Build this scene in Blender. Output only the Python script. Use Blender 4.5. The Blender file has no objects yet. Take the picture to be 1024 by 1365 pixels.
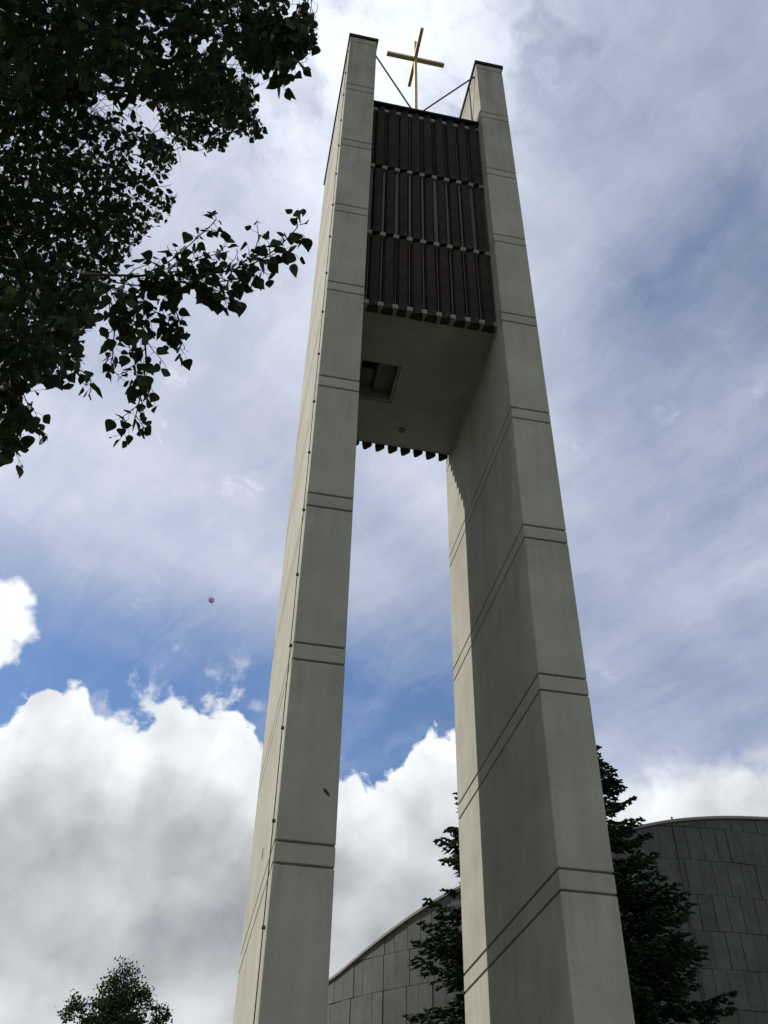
import bpy, bmesh, math, random
import numpy as np
from mathutils import Vector, Matrix

sc = bpy.context.scene
COL = sc.collection
PI = math.pi
rad = math.radians

# ------------------------------------------------------------------ camera
CAM = np.array([-2.699, -10.038, 1.6])
FPX, YAW, PIT, ROL = 1296.36, 0.18674, 0.72362, 0.02304      # solved from the tower's edges and grooves
_r0 = np.array([math.cos(YAW), -math.sin(YAW), 0.0]); _f0 = np.array([math.sin(YAW), math.cos(YAW), 0.0])
_z = np.array([0, 0, 1.0])
FWD = _f0 * math.cos(PIT) + _z * math.sin(PIT)
_u0 = -_f0 * math.sin(PIT) + _z * math.cos(PIT)
RGT = _r0 * math.cos(ROL) + _u0 * math.sin(ROL)
UPV = -_r0 * math.sin(ROL) + _u0 * math.cos(ROL)
cam_data = bpy.data.cameras.new('camera'); cam = bpy.data.objects.new('camera', cam_data); COL.objects.link(cam)
cam.matrix_world = Matrix(((RGT[0], UPV[0], -FWD[0], CAM[0]), (RGT[1], UPV[1], -FWD[1], CAM[1]), (RGT[2], UPV[2], -FWD[2], CAM[2]), (0, 0, 0, 1)))
cam_data.sensor_fit = 'VERTICAL'; cam_data.sensor_height = 36.0; cam_data.sensor_width = 27.0
cam_data.lens = FPX / 1365.0 * 36.0
cam_data.clip_start = 0.05; cam_data.clip_end = 5000
sc.camera = cam
def ray(u, v):
    d = RGT * ((u - 512) / FPX) + UPV * ((682.5 - v) / FPX) + FWD
    return d / np.linalg.norm(d)
def at(u, v, dist): return CAM + ray(u, v) * dist
def pix(P):
    d = np.asarray(P) - CAM; w = d @ FWD
    return 512 + FPX * (d @ RGT) / w, 682.5 - FPX * (d @ UPV) / w, w

# ------------------------------------------------------------------ sky and sun
SUN_DIR = np.array([-2.4845, 1.15, 2.50]); SUN_DIR /= np.linalg.norm(SUN_DIR)   # towards the sun, from the shadow on the right pier
SUN_EL = math.asin(SUN_DIR[2]); SUN_AZ = math.atan2(SUN_DIR[0], SUN_DIR[1])
SKY_STRENGTH = 0.13

class NT:
    """tiny helper to write node maths"""
    def __init__(s, tree): s.t = tree
    def n(s, typ, **kw):
        nd = s.t.nodes.new(typ)
        for k, v in kw.items(): setattr(nd, k, v)
        return nd
    def put(s, sock, val):
        if isinstance(val, bpy.types.NodeSocket): s.t.links.new(val, sock)
        elif isinstance(val, (tuple, list)): sock.default_value = val
        else: sock.default_value = val
    def m(s, op, a, b=0.0, c=0.0, clamp=False):
        nd = s.n('ShaderNodeMath', operation=op); nd.use_clamp = clamp
        s.put(nd.inputs[0], a); s.put(nd.inputs[1], b); s.put(nd.inputs[2], c)
        return nd.outputs[0]
    def add(s, a, b): return s.m('ADD', a, b)
    def sub(s, a, b): return s.m('SUBTRACT', a, b)
    def mul(s, a, b): return s.m('MULTIPLY', a, b)
    def mad(s, a, b, c): return s.m('MULTIPLY_ADD', a, b, c)
    def sm(s, x, lo, hi, a=0.0, b=1.0):
        nd = s.n('ShaderNodeMapRange', interpolation_type='SMOOTHSTEP')
        s.put(nd.inputs[0], x); s.put(nd.inputs[1], lo); s.put(nd.inputs[2], hi); s.put(nd.inputs[3], a); s.put(nd.inputs[4], b)
        return nd.outputs[0]
    def lin(s, x, lo, hi, a=0.0, b=1.0):
        nd = s.n('ShaderNodeMapRange', interpolation_type='LINEAR')
        s.put(nd.inputs[0], x); s.put(nd.inputs[1], lo); s.put(nd.inputs[2], hi); s.put(nd.inputs[3], a); s.put(nd.inputs[4], b)
        return nd.outputs[0]
    def v(s, op, a, b=(0, 0, 0), scale=None):
        nd = s.n('ShaderNodeVectorMath', operation=op)
        s.put(nd.inputs[0], a)
        if op == 'SCALE': s.put(nd.inputs['Scale'], scale)
        else: s.put(nd.inputs[1], b)
        return nd.outputs['Value'] if op in ('DOT_PRODUCT', 'LENGTH', 'DISTANCE') else nd.outputs[0]
    def noise(s, vec, scale, detail=4.0, rough=0.5, dist=0.0, lac=2.0):
        nd = s.n('ShaderNodeTexNoise', noise_dimensions='3D')
        s.put(nd.inputs['Vector'], vec); s.put(nd.inputs['Scale'], scale); s.put(nd.inputs['Detail'], detail)
        s.put(nd.inputs['Roughness'], rough); s.put(nd.inputs['Distortion'], dist); s.put(nd.inputs['Lacunarity'], lac)
        return nd.outputs['Fac']
    def voro(s, vec, scale, detail=2.0, rough=0.5, smooth=0.4):
        nd = s.n('ShaderNodeTexVoronoi', feature='F1')
        s.put(nd.inputs['Vector'], vec); s.put(nd.inputs['Scale'], scale); s.put(nd.inputs['Detail'], detail)
        s.put(nd.inputs['Roughness'], rough)
        return nd.outputs['Distance']
    def mix(s, f, a, b):
        nd = s.n('ShaderNodeMix', data_type='RGBA')
        s.put(nd.inputs[0], f); s.put(nd.inputs[6], a); s.put(nd.inputs[7], b)
        return nd.outputs[2]
    def col(s, r, g, b):
        nd = s.n('ShaderNodeRGB'); nd.outputs[0].default_value = (r, g, b, 1); return nd.outputs[0]
    def mapv(s, vec, loc=(0, 0, 0), rot=(0, 0, 0), scale=(1, 1, 1)):
        nd = s.n('ShaderNodeMapping'); s.put(nd.inputs[0], vec)
        nd.inputs[1].default_value = loc; nd.inputs[2].default_value = rot; nd.inputs[3].default_value = scale
        return nd.outputs[0]
    def mapt(s, vec, ang, scale):
        nd = s.n('ShaderNodeMapping'); nd.vector_type = 'TEXTURE'; s.put(nd.inputs[0], vec)
        nd.inputs[2].default_value = (0, 0, ang); nd.inputs[3].default_value = scale
        return nd.outputs[0]

world = bpy.data.worlds.new('World'); sc.world = world; world.use_nodes = True
wt = world.node_tree; wt.nodes.clear(); W = NT(wt)
out = W.n('ShaderNodeOutputWorld'); bg = W.n('ShaderNodeBackground'); bg.inputs[1].default_value = SKY_STRENGTH
wt.links.new(bg.outputs[0], out.inputs[0])
sky = W.n('ShaderNodeTexSky', sky_type='NISHITA'); sky.sun_disc = False
sky.sun_elevation = SUN_EL; sky.sun_rotation = SUN_AZ; sky.altitude = 200; sky.air_density = 1.0; sky.dust_density = 0.3; sky.ozone_density = 6.0
D = W.v('NORMALIZE', W.n('ShaderNodeTexCoord').outputs['Generated'])
sep = W.n('ShaderNodeSeparateXYZ'); W.put(sep.inputs[0], D)
AZ = W.mul(W.m('ARCTAN2', sep.outputs[0], sep.outputs[1]), 180 / PI)
EL = W.mul(W.m('ARCSINE', sep.outputs[2]), 180 / PI)
# cumulus bank: height of its tops by compass bearing
prof = [(-40, 29.5), (-25, 28), (-16, 27.5), (-12.8, 27.0), (-11.5, 28.6), (-9, 29.4), (-6.5, 28.7), (-4.5, 28.2), (-3, 30.2), (-1.3, 29.1), (0.5, 29.9), (2.0, 29.4),
        (3.3, 27.6), (6.2, 25.8), (8.3, 26.5), (11.9, 26.8), (12.8, 28.0), (14.8, 28.9), (17.0, 28.4), (21, 26.8), (26, 26.3), (29, 27.0), (34, 27.4), (48, 26.6), (60, 29.5)]
A0, A1 = -40.0, 60.0
E0, E1 = 20.0, 35.0
fc = W.n('ShaderNodeFloatCurve'); cv = fc.mapping.curves[0]
pts = [((a - A0) / (A1 - A0), (e - E0) / (E1 - E0)) for a, e in prof]
cv.points[0].location = pts[0]; cv.points[1].location = pts[-1]
for p in pts[1:-1]: cv.points.new(*p)
fc.mapping.update()
W.put(fc.inputs['Value'], W.lin(AZ, A0, A1))
TOP = W.mad(fc.outputs[0], E1 - E0, E0)
warp = W.n('ShaderNodeTexNoise'); W.put(warp.inputs['Vector'], D); warp.inputs['Scale'].default_value = 30; warp.inputs['Detail'].default_value = 3
DW = W.v('ADD', D, W.v('SCALE', W.v('SUBTRACT', warp.outputs['Color'], (.5, .5, .5)), scale=0.022))
def puff(vec):
    a = W.sub(W.noise(vec, 12, 7, .56), .5)
    b = W.sub(.48, W.voro(vec, 36, 1, .5))
    d_ = W.sub(W.noise(vec, 48, 4, .6), .5)
    return W.add(W.add(W.mul(a, 2.2), W.mul(b, 1.1)), W.mul(d_, 1.2))
PF = puff(DW)
F = W.add(W.sub(TOP, EL), PF)
soft = W.sm(AZ, 18, 25, 0.40, 2.6)
a_cum = W.sm(F, -0.1, soft)
# separate heap on the left of the bank
blob = W.sub(3.1, W.mul(W.v('DISTANCE', D, tuple(np.array([math.sin(rad(-15.6)) * math.cos(rad(31.4)), math.cos(rad(-15.6)) * math.cos(rad(31.4)), math.sin(rad(31.4))]))), 180 / PI))
F2 = W.add(blob, W.mul(PF, .8))
a_cum2 = W.sm(F2, -0.1, 0.6)
# ragged scraps torn off above the bank
scr_n = W.noise(D, 22, 6, .6, .2)
scr_h = W.sub(EL, TOP)
scraps = W.mul(W.mul(W.sm(scr_n, .48, .64), W.sm(scr_h, 3.8, .6)), W.mul(W.sm(AZ, -9, -5), W.sm(AZ, 4, 1)))
# light on the heaps: bright tops, grey bases, uneven masses in between
big = W.noise(D, 6.5, 3, .5)
mid = W.noise(DW, 10, 4, .48)
SUNV = tuple(np.array([SUN_DIR[0], SUN_DIR[1], SUN_DIR[2] + .35]) * 0.035)
relief = W.sub(W.noise(DW, 16, 4, .5), W.noise(W.v('ADD', DW, SUNV), 16, 4, .5))
depth = W.add(W.sub(TOP, EL), W.mul(W.sub(big, .5), 9.0))
dark = W.mul(W.sm(depth, .6, 8.0), W.sm(AZ, 19, 27, 1.0, .45))
val = W.mul(W.mad(dark, -.49, 1.02), W.sm(AZ, 19, 26, 1.0, .86))
val = W.add(val, W.mul(W.sub(mid, .5), W.mad(dark, .22, .30)))
val = W.add(val, W.mul(relief, W.mad(dark, -.25, .50)))
rv = W.sub(W.voro(W.v('ADD', DW, SUNV), 17, 1.5, .5), W.voro(DW, 17, 1.5, .5))
val = W.add(val, W.mul(rv, W.mad(dark, -.06, .17)))                    # lit and shaded sides of the billows
val = W.add(val, W.mul(W.sm(W.add(EL, W.mul(W.sub(big, .5), 8)), 15.2, 12.2), .22))      # paler again low down
val = W.m('MAXIMUM', W.m('MINIMUM', val, 1.10), .20)
cumcol = W.n('ShaderNodeCombineColor'); 
W.put(cumcol.inputs[0], W.mad(val, .955, .002)); W.put(cumcol.inputs[1], W.mad(val, .985, .006)); W.put(cumcol.inputs[2], W.mad(val, .965, .045))
# thin high veil, streaky, in the plane of the cloud layer
PL = W.v('SCALE', D, scale=W.m('DIVIDE', 1.0, W.m('MAXIMUM', W.add(sep.outputs[2], .08), .08)))
WIND = rad(-72)                                                     # streaks lie along the high wind
PLW = W.v('ADD', PL, W.v('SCALE', W.v('SUBTRACT', warp.outputs['Color'], (.5, .5, .5)), scale=0.065))
st = W.noise(W.mapt(PLW, WIND, (1.1, .34, 1)), 2.6, 5, .56, .5)
st3 = W.noise(W.mapt(PLW, WIND + .2, (.75, .16, 1)), 2.8, 5, .60, .5)
st2 = W.noise(W.mapt(PL, rad(35), (1.25, .8, 1)), 1.9, 5, .55, .2)
fluff = W.noise(W.mapt(PLW, rad(40), (1.3, .9, 1)), 10, 6, .6, .15)
gap = W.mul(W.sm(EL, 38.5, 29.5), W.sm(AZ, 27, 14))                 # clear blue just above the heaps
def towards(az_, el_): return (math.sin(rad(az_)) * math.cos(rad(el_)), math.cos(rad(az_)) * math.cos(rad(el_)), math.sin(rad(el_)))
hole = W.sm(W.add(W.mul(W.v('DISTANCE', D, towards(37, 51.5)), 180 / PI), W.mul(W.sub(st2, .5), 14)), 9.0, 1.0)
veil = W.add(W.mul(W.sub(st, .5), .46), W.mul(W.sub(st2, .5), .62))
veil = W.add(veil, W.mul(W.sub(st3, .5), .36))
veil = W.add(veil, W.mul(W.sub(fluff, .5), .22))
veil = W.add(veil, W.mad(gap, -.76, .76))
veil = W.sub(veil, W.mul(W.sm(AZ, 14, 40), .20))
veil = W.sub(veil, W.mul(hole, .26))
veil = W.m('MAXIMUM', W.m('MINIMUM', veil, .95), .02)
zen = np.array([math.sin(rad(8)) * math.cos(rad(69)), math.cos(rad(8)) * math.cos(rad(69)), math.sin(rad(69))])
glow = W.sm(W.mul(W.v('DISTANCE', D, tuple(zen)), 180 / PI), 16.0, 3.0)
vb = W.mad(W.sm(st2, .3, .72), .18, .655)
vb = W.add(vb, W.mul(W.mul(glow, W.sm(fluff, .28, .58)), .55))
tuft = W.mul(W.sm(fluff, .60, .74), W.sm(W.noise(PL, 3.4, 2, .5), .50, .62))
vb = W.add(vb, W.mul(tuft, .30))
veilcol = W.n('ShaderNodeCombineColor')
W.put(veilcol.inputs[0], W.mul(vb, .905)); W.put(veilcol.inputs[1], W.mul(vb, .955)); W.put(veilcol.inputs[2], W.mad(vb, .93, .125))
veil = W.m('MAXIMUM', W.m('MAXIMUM', veil, W.mul(glow, .85)), W.mul(tuft, .8))
SC = 1.0 / SKY_STRENGTH
c = sky.outputs[0]
c = W.mix(veil, c, W.v('SCALE', veilcol.outputs[0], scale=SC))
c = W.mix(W.mul(scraps, .85), c, W.col(.92 * SC, .94 * SC, .98 * SC))
val2 = W.add(W.mad(W.sm(F2, .8, 4.0), -.30, 1.0), W.mul(W.sub(mid, .5), .7))
cum2col = W.n('ShaderNodeCombineColor')
W.put(cum2col.inputs[0], W.mul(val2, .97)); W.put(cum2col.inputs[1], val2); W.put(cum2col.inputs[2], W.mad(val2, .96, .05))
c = W.mix(a_cum2, c, W.v('SCALE', cum2col.outputs[0], scale=SC))
c = W.mix(a_cum, c, W.v('SCALE', cumcol.outputs[0], scale=SC))
W.put(bg.inputs[0], c)

sun_data = bpy.data.lights.new('sun', 'SUN'); sun_data.energy = 5.0; sun_data.angle = rad(0.55); sun_data.color = (1.0, .94, .84)
sun = bpy.data.objects.new('sun', sun_data); COL.objects.link(sun)
sun.rotation_euler = Vector(SUN_DIR).to_track_quat('Z', 'Y').to_euler(); sun.location = (-20, 10, 40)
sc.view_settings.view_transform = 'Standard'; sc.view_settings.look = 'None'
sc.view_settings.exposure = 0.0; sc.view_settings.gamma = 1.0; sc.view_settings.use_curve_mapping = False
sc.cycles.max_bounces = 4; sc.cycles.diffuse_bounces = 3; sc.cycles.transparent_max_bounces = 4
world.cycles.sampling_method = 'MANUAL'; world.cycles.sample_map_resolution = 512

# ------------------------------------------------------------------ helpers
def tag(o, label=None, cat=None, group=None, kind=None):
    if label: o['label'] = label
    if cat: o['category'] = cat
    if group: o['group'] = group
    if kind: o['kind'] = kind
    return o
def empty(name, loc=(0, 0, 0)):
    o = bpy.data.objects.new(name, None); o.location = loc; o.empty_display_size = .3; COL.objects.link(o); return o
def link(name, me, mat=None, parent=None):
    if mat is not None and len(me.materials) == 0: me.materials.append(mat)
    o = bpy.data.objects.new(name, me); COL.objects.link(o)
    if parent is not None:
        o.parent = parent
        if parent.type == 'EMPTY' and parent.parent is None: o.location = -Vector(parent.location)
    return o
def bm_mesh(bm, name, smooth=False):
    me = bpy.data.meshes.new(name); bm.normal_update(); bm.to_mesh(me); bm.free()
    if smooth: me.polygons.foreach_set('use_smooth', [True] * len(me.polygons))
    return me
def raw_mesh(name, V, Fc, smooth=False):
    V = np.asarray(V, dtype=np.float32); me = bpy.data.meshes.new(name)
    if isinstance(Fc, np.ndarray):
        n, k = Fc.shape
        me.vertices.add(len(V)); me.vertices.foreach_set('co', V.ravel())
        me.loops.add(n * k); me.loops.foreach_set('vertex_index', Fc.astype(np.int32).ravel())
        me.polygons.add(n); me.polygons.foreach_set('loop_start', np.arange(0, n * k, k, dtype=np.int32))
        if smooth: me.polygons.foreach_set('use_smooth', np.ones(n, dtype=bool))
        me.update(calc_edges=True)
    else:
        me.from_pydata([tuple(map(float, v)) for v in V], [], Fc); me.update()
        if smooth: me.polygons.foreach_set('use_smooth', [True] * len(me.polygons))
    return me
def box(bm, x0, x1, y0, y1, z0, z1, bev=0.0):
    r = bmesh.ops.create_cube(bm, size=1.0)
    for v in r['verts']:
        v.co = Vector((x0 + (v.co.x + .5) * (x1 - x0), y0 + (v.co.y + .5) * (y1 - y0), z0 + (v.co.z + .5) * (z1 - z0)))
    if bev > 0:
        es = list({e for v in r['verts'] for e in v.link_edges})
        bmesh.ops.bevel(bm, geom=es, offset=bev, segments=1, affect='EDGES')
def box_me(name, *a, bev=0.0):
    bm = bmesh.new(); box(bm, *a, bev=bev); return bm_mesh(bm, name)
def tube(bm, pts, radii, seg=8, caps=True):
    pts = [Vector(p) for p in pts]
    if not hasattr(radii, '__len__'): radii = [radii] * len(pts)
    rings = []; ref = None
    for i, p in enumerate(pts):
        d = (pts[min(i + 1, len(pts) - 1)] - pts[max(i - 1, 0)]).normalized()
        if ref is None: ref = Vector((0, 0, 1)) if abs(d.z) < .9 else Vector((1, 0, 0))
        a = d.cross(ref); a = a.normalized() if a.length > 1e-4 else d.orthogonal().normalized()
        b = d.cross(a); ref = a.cross(d)
        rings.append([bm.verts.new(p + (a * math.cos(2 * PI * k / seg) + b * math.sin(2 * PI * k / seg)) * radii[i]) for k in range(seg)])
    for r, s in zip(rings, rings[1:]):
        for k in range(seg): bm.faces.new((r[k], r[(k + 1) % seg], s[(k + 1) % seg], s[k]))
    if caps: bm.faces.new(rings[0][::-1]); bm.faces.new(rings[-1])
def prism(bm, poly, z0, z1):
    lo = [bm.verts.new((x, y, z0)) for x, y in poly]; hi = [bm.verts.new((x, y, z1)) for x, y in poly]
    n = len(poly); bm.faces.new(lo[::-1]); bm.faces.new(hi)
    for k in range(n): bm.faces.new((lo[k], lo[(k + 1) % n], hi[(k + 1) % n], hi[k]))
    bmesh.ops.recalc_face_normals(bm, faces=bm.faces[:])

# ------------------------------------------------------------------ materials
def mat(name):
    m = bpy.data.materials.new(name); m.use_nodes = True; t = m.node_tree
    b = t.nodes['Principled BSDF']; return m, NT(t), b
def simple(name, c, rough=.6, metal=0.0, var=.12, scale=6.0, bump=0.0, bscale=60.0):
    m, N, b = mat(name)
    co = N.n('ShaderNodeTexCoord').outputs['Object']
    n = N.noise(co, scale, 5, .6)
    f = N.lin(n, .3, .7, 1 - var, 1 + var)
    N.put(b.inputs['Base Color'], N.v('SCALE', c, scale=f))
    b.inputs['Roughness'].default_value = rough; b.inputs['Metallic'].default_value = metal
    if bump:
        bp = N.n('ShaderNodeBump'); bp.inputs['Strength'].default_value = bump; bp.inputs['Distance'].default_value = .01
        N.put(bp.inputs['Height'], N.noise(co, bscale, 4, .6)); N.put(b.inputs['Normal'], bp.outputs[0])
    return m
def concrete(name, c, streak=.07):
    m, N, b = mat(name)
    geo = N.n('ShaderNodeNewGeometry'); pos = geo.outputs['Position']
    oi = N.n('ShaderNodeObjectInfo')
    fine = N.noise(pos, 95, 3, .7)
    blot = N.noise(pos, 1.3, 6, .6)
    st = N.noise(N.mapv(pos, scale=(4.5, 4.5, .35)), 1.0, 6, .62)              # rain streaks down the face
    brd = N.noise(N.mapv(pos, scale=(14, 14, .9)), 1.0, 3, .55)
    f = N.lin(blot, .3, .7, .86, 1.12)
    f = N.mul(f, N.lin(st, .3, .72, 1 + streak, 1 - streak))
    f = N.mul(f, N.lin(fine, .25, .75, .90, 1.10))
    f = N.mul(f, N.lin(N.noise(pos, 30, 3, .65), .3, .7, .94, 1.06))
    f = N.mul(f, N.lin(brd, .3, .7, .985, 1.015))
    f = N.mul(f, N.lin(oi.outputs['Random'], 0, 1, .955, 1.045))
    sz = N.n('ShaderNodeSeparateXYZ'); N.put(sz.inputs[0], pos)
    weather = N.mul(N.sm(sz.outputs[2], 19, 25.5), N.sm(N.noise(N.mapv(pos, scale=(5, 5, .6)), 1.0, 6, .65), .38, .66))
    f = N.mul(f, N.mad(weather, -.24, 1.0))                                # grimier towards the exposed top
    # dirt washed down below each joint
    ph = N.m('FRACT', N.m('DIVIDE', N.sub(sz.outputs[2], 5.53), 2.5))      # 1 just under a joint pair, falling downwards
    run = N.mul(N.sm(ph, .55, 1.0), N.sm(N.noise(N.mapv(pos, scale=(7, 7, .5)), 1.0, 5, .65), .47, .70))
    f = N.mul(f, N.mad(run, -.20, 1.0))
    algae = N.sm(N.noise(pos, .55, 5, .6), .45, .7)
    cc = N.mix(N.mul(algae, .5), c, tuple(np.array(c) * np.array((.97, 1.0, .91, 1))))
    cc = N.v('SCALE', cc, scale=f)
    pit = N.sm(N.noise(pos, 38, 2, .5), .69, .74)
    cc = N.mix(N.mul(pit, .35), cc, (c[0] * .5, c[1] * .5, c[2] * .5, 1))
    N.put(b.inputs['Base Color'], cc)
    b.inputs['Roughness'].default_value = .9; b.inputs['Specular IOR Level'].default_value = .25
    bp = N.n('ShaderNodeBump'); bp.inputs['Strength'].default_value = .35; bp.inputs['Distance'].default_value = .006
    N.put(bp.inputs['Height'], N.add(N.mul(fine, .6), N.mul(N.noise(pos, 22, 4, .6), .8))); N.put(b.inputs['Normal'], bp.outputs[0])
    return m
M = {}
M['concrete'] = concrete('precast_concrete', (.298, .286, .248, 1))
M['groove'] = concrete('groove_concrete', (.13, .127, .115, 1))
M['soffit'] = concrete('soffit_concrete', (.28, .262, .258, 1))
M['louvre'] = simple('brown_louvre_metal', (.030, .0220, .0200), .85, 0, .35, 3.0)
M['louvre'].node_tree.nodes['Principled BSDF'].inputs['Specular IOR Level'].default_value = .08
M['strip'] = simple('skylit_louvre_edge', (.046, .038, .036), .7, 0, .2, 5)  # paler than the blades: sky light on their edges, put into the colour
M['backing'] = simple('chamber_backing', (.12, .117, .115), .85, 0, .2, 4)
M['bracket'] = simple('bracket_concrete', (.17, .165, .157), .85, 0, .15, 12)
M['flash'] = simple('dark_flashing', (.014, .011, .012), .8, 0, .25, 5)
M['flash'].node_tree.nodes['Principled BSDF'].inputs['Specular IOR Level'].default_value = .12
M['cable'] = simple('dark_cable', (.05, .045, .042), .6, 0, .2, 20)
M['gold'] = simple('gilded_metal', (.46, .33, .17), .45, .5, .18, 9)
M['strut'] = simple('painted_steel_rod', (.06, .06, .065), .5, .3, .2, 12)
M['rust'] = simple('rusty_spall', (.045, .028, .019), .95, 0, .5, 60, .6, 90)
M['coping'] = simple('coping_metal', (.17, .145, .135), .5, .2, .15, 2)
M['lamp'] = simple('soffit_fitting', (.10, .10, .10), .5, 0, .1, 20)

def slate():
    m, N, b = mat('grey_slate_panel')
    pos = N.n('ShaderNodeNewGeometry').outputs['Position']; oi = N.n('ShaderNodeObjectInfo')
    a = N.noise(pos, 1.2, 6, .65); s = N.noise(N.mapv(pos, scale=(7, 7, .8)), 1, 6, .65); fi = N.noise(pos, 14, 5, .7)
    f = N.mul(N.lin(a, .3, .7, .68, 1.32), N.lin(s, .3, .7, .8, 1.2))
    f = N.mul(f, N.lin(fi, .3, .7, .84, 1.16)); f = N.mul(f, N.lin(oi.outputs['Random'], 0, 1, .84, 1.17))
    cc = N.mix(N.sm(N.noise(pos, 3.1, 4, .6), .4, .7), (.052, .052, .053, 1), (.058, .055, .050, 1))
    N.put(b.inputs['Base Color'], N.v('SCALE', cc, scale=f)); b.inputs['Roughness'].default_value = .75
    bp = N.n('ShaderNodeBump'); bp.inputs['Strength'].default_value = .5; bp.inputs['Distance'].default_value = .02
    N.put(bp.inputs['Height'], fi); N.put(b.inputs['Normal'], bp.outputs[0]); return m
M['slate'] = slate()
M['joint'] = simple('slate_joint', (.034, .033, .034), .9)
def leafmat(name, c, c2, trans=.25, vein=False):
    m, N, b = mat(name)
    geo = N.n('ShaderNodeNewGeometry'); pos = geo.outputs['Position']
    rnd = geo.outputs['Random Per Island']
    n = N.noise(pos, 3.0, 4, .6)
    cc = N.mix(N.m('MULTIPLY', rnd, 1.0), c + (1,), c2 + (1,))
    cc = N.v('SCALE', cc, scale=N.lin(n, .3, .7, .75, 1.25))
    N.put(b.inputs['Base Color'], cc); b.inputs['Roughness'].default_value = .7; b.inputs['Specular IOR Level'].default_value = .12
    if trans:
        tr = N.n('ShaderNodeBsdfTranslucent'); N.put(tr.inputs[0], N.v('MULTIPLY', cc, (1.2, 1.5, .6)))
        mx = N.n('ShaderNodeMixShader'); mx.inputs[0].default_value = trans
        o = [x for x in N.t.nodes if x.type == 'OUTPUT_MATERIAL'][0]
        N.t.links.new(b.outputs[0], mx.inputs[1]); N.t.links.new(tr.outputs[0], mx.inputs[2]); N.t.links.new(mx.outputs[0], o.inputs[0])
    return m
M['leaf'] = leafmat('broad_leaf', (.014, .022, .011), (.030, .044, .016), .05)
M['leaf_far'] = leafmat('far_leaf', (.022, .034, .014), (.045, .058, .022), .12)
M['needle'] = leafmat('spruce_needle', (.014, .024, .016), (.034, .050, .028), 0)
M['needle'].node_tree.nodes['Principled BSDF'].inputs['Roughness'].default_value = .9
M['needle'].node_tree.nodes['Principled BSDF'].inputs['Specular IOR Level'].default_value = .08
def bark(name, c):
    m, N, b = mat(name); pos = N.n('ShaderNodeNewGeometry').outputs['Position']
    s = N.noise(N.mapv(pos, scale=(22, 22, 4)), 1, 6, .7)
    N.put(b.inputs['Base Color'], N.v('SCALE', c, scale=N.lin(s, .3, .7, .6, 1.4))); b.inputs['Roughness'].default_value = .95
    bp = N.n('ShaderNodeBump'); bp.inputs['Strength'].default_value = .8; bp.inputs['Distance'].default_value = .02
    N.put(bp.inputs['Height'], s); N.put(b.inputs['Normal'], bp.outputs[0]); return m
M['bark'] = bark('grey_bark', (.09, .075, .06)); M['twig'] = simple('twig_bark', (.028, .023, .018), .95)

# ------------------------------------------------------------------ ground
def ground_mat():
    m, N, b = mat('lawn'); pos = N.n('ShaderNodeNewGeometry').outputs['Position']
    n1 = N.noise(pos, .35, 6, .6); n2 = N.noise(pos, 9, 6, .7)
    cc = N.mix(N.sm(n1, .35, .65), (.045, .075, .022, 1), (.075, .095, .035, 1))
    N.put(b.inputs['Base Color'], N.v('SCALE', cc, scale=N.lin(n2, .3, .7, .6, 1.4))); b.inputs['Roughness'].default_value = .95
    bp = N.n('ShaderNodeBump'); bp.inputs['Strength'].default_value = .8; bp.inputs['Distance'].default_value = .05
    N.put(bp.inputs['Height'], n2); N.put(b.inputs['Normal'], bp.outputs[0]); return m
M['lawn'] = ground_mat()
M['paving'] = simple('grey_paving', (.14, .135, .125), .9, 0, .2, 2.5, .3, 30)
gv = [(-2500, -2500, 0), (2500, -2500, 0), (2500, 2500, 0), (-2500, 2500, 0)]
tag(link('ground', raw_mesh('ground', gv, [(0, 1, 2, 3)]), M['lawn']), kind='structure')
tag(link('path', box_me('path', -5.5, 4.6, -13.5, 7.0, .004, .035), M['paving']), kind='structure')

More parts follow.
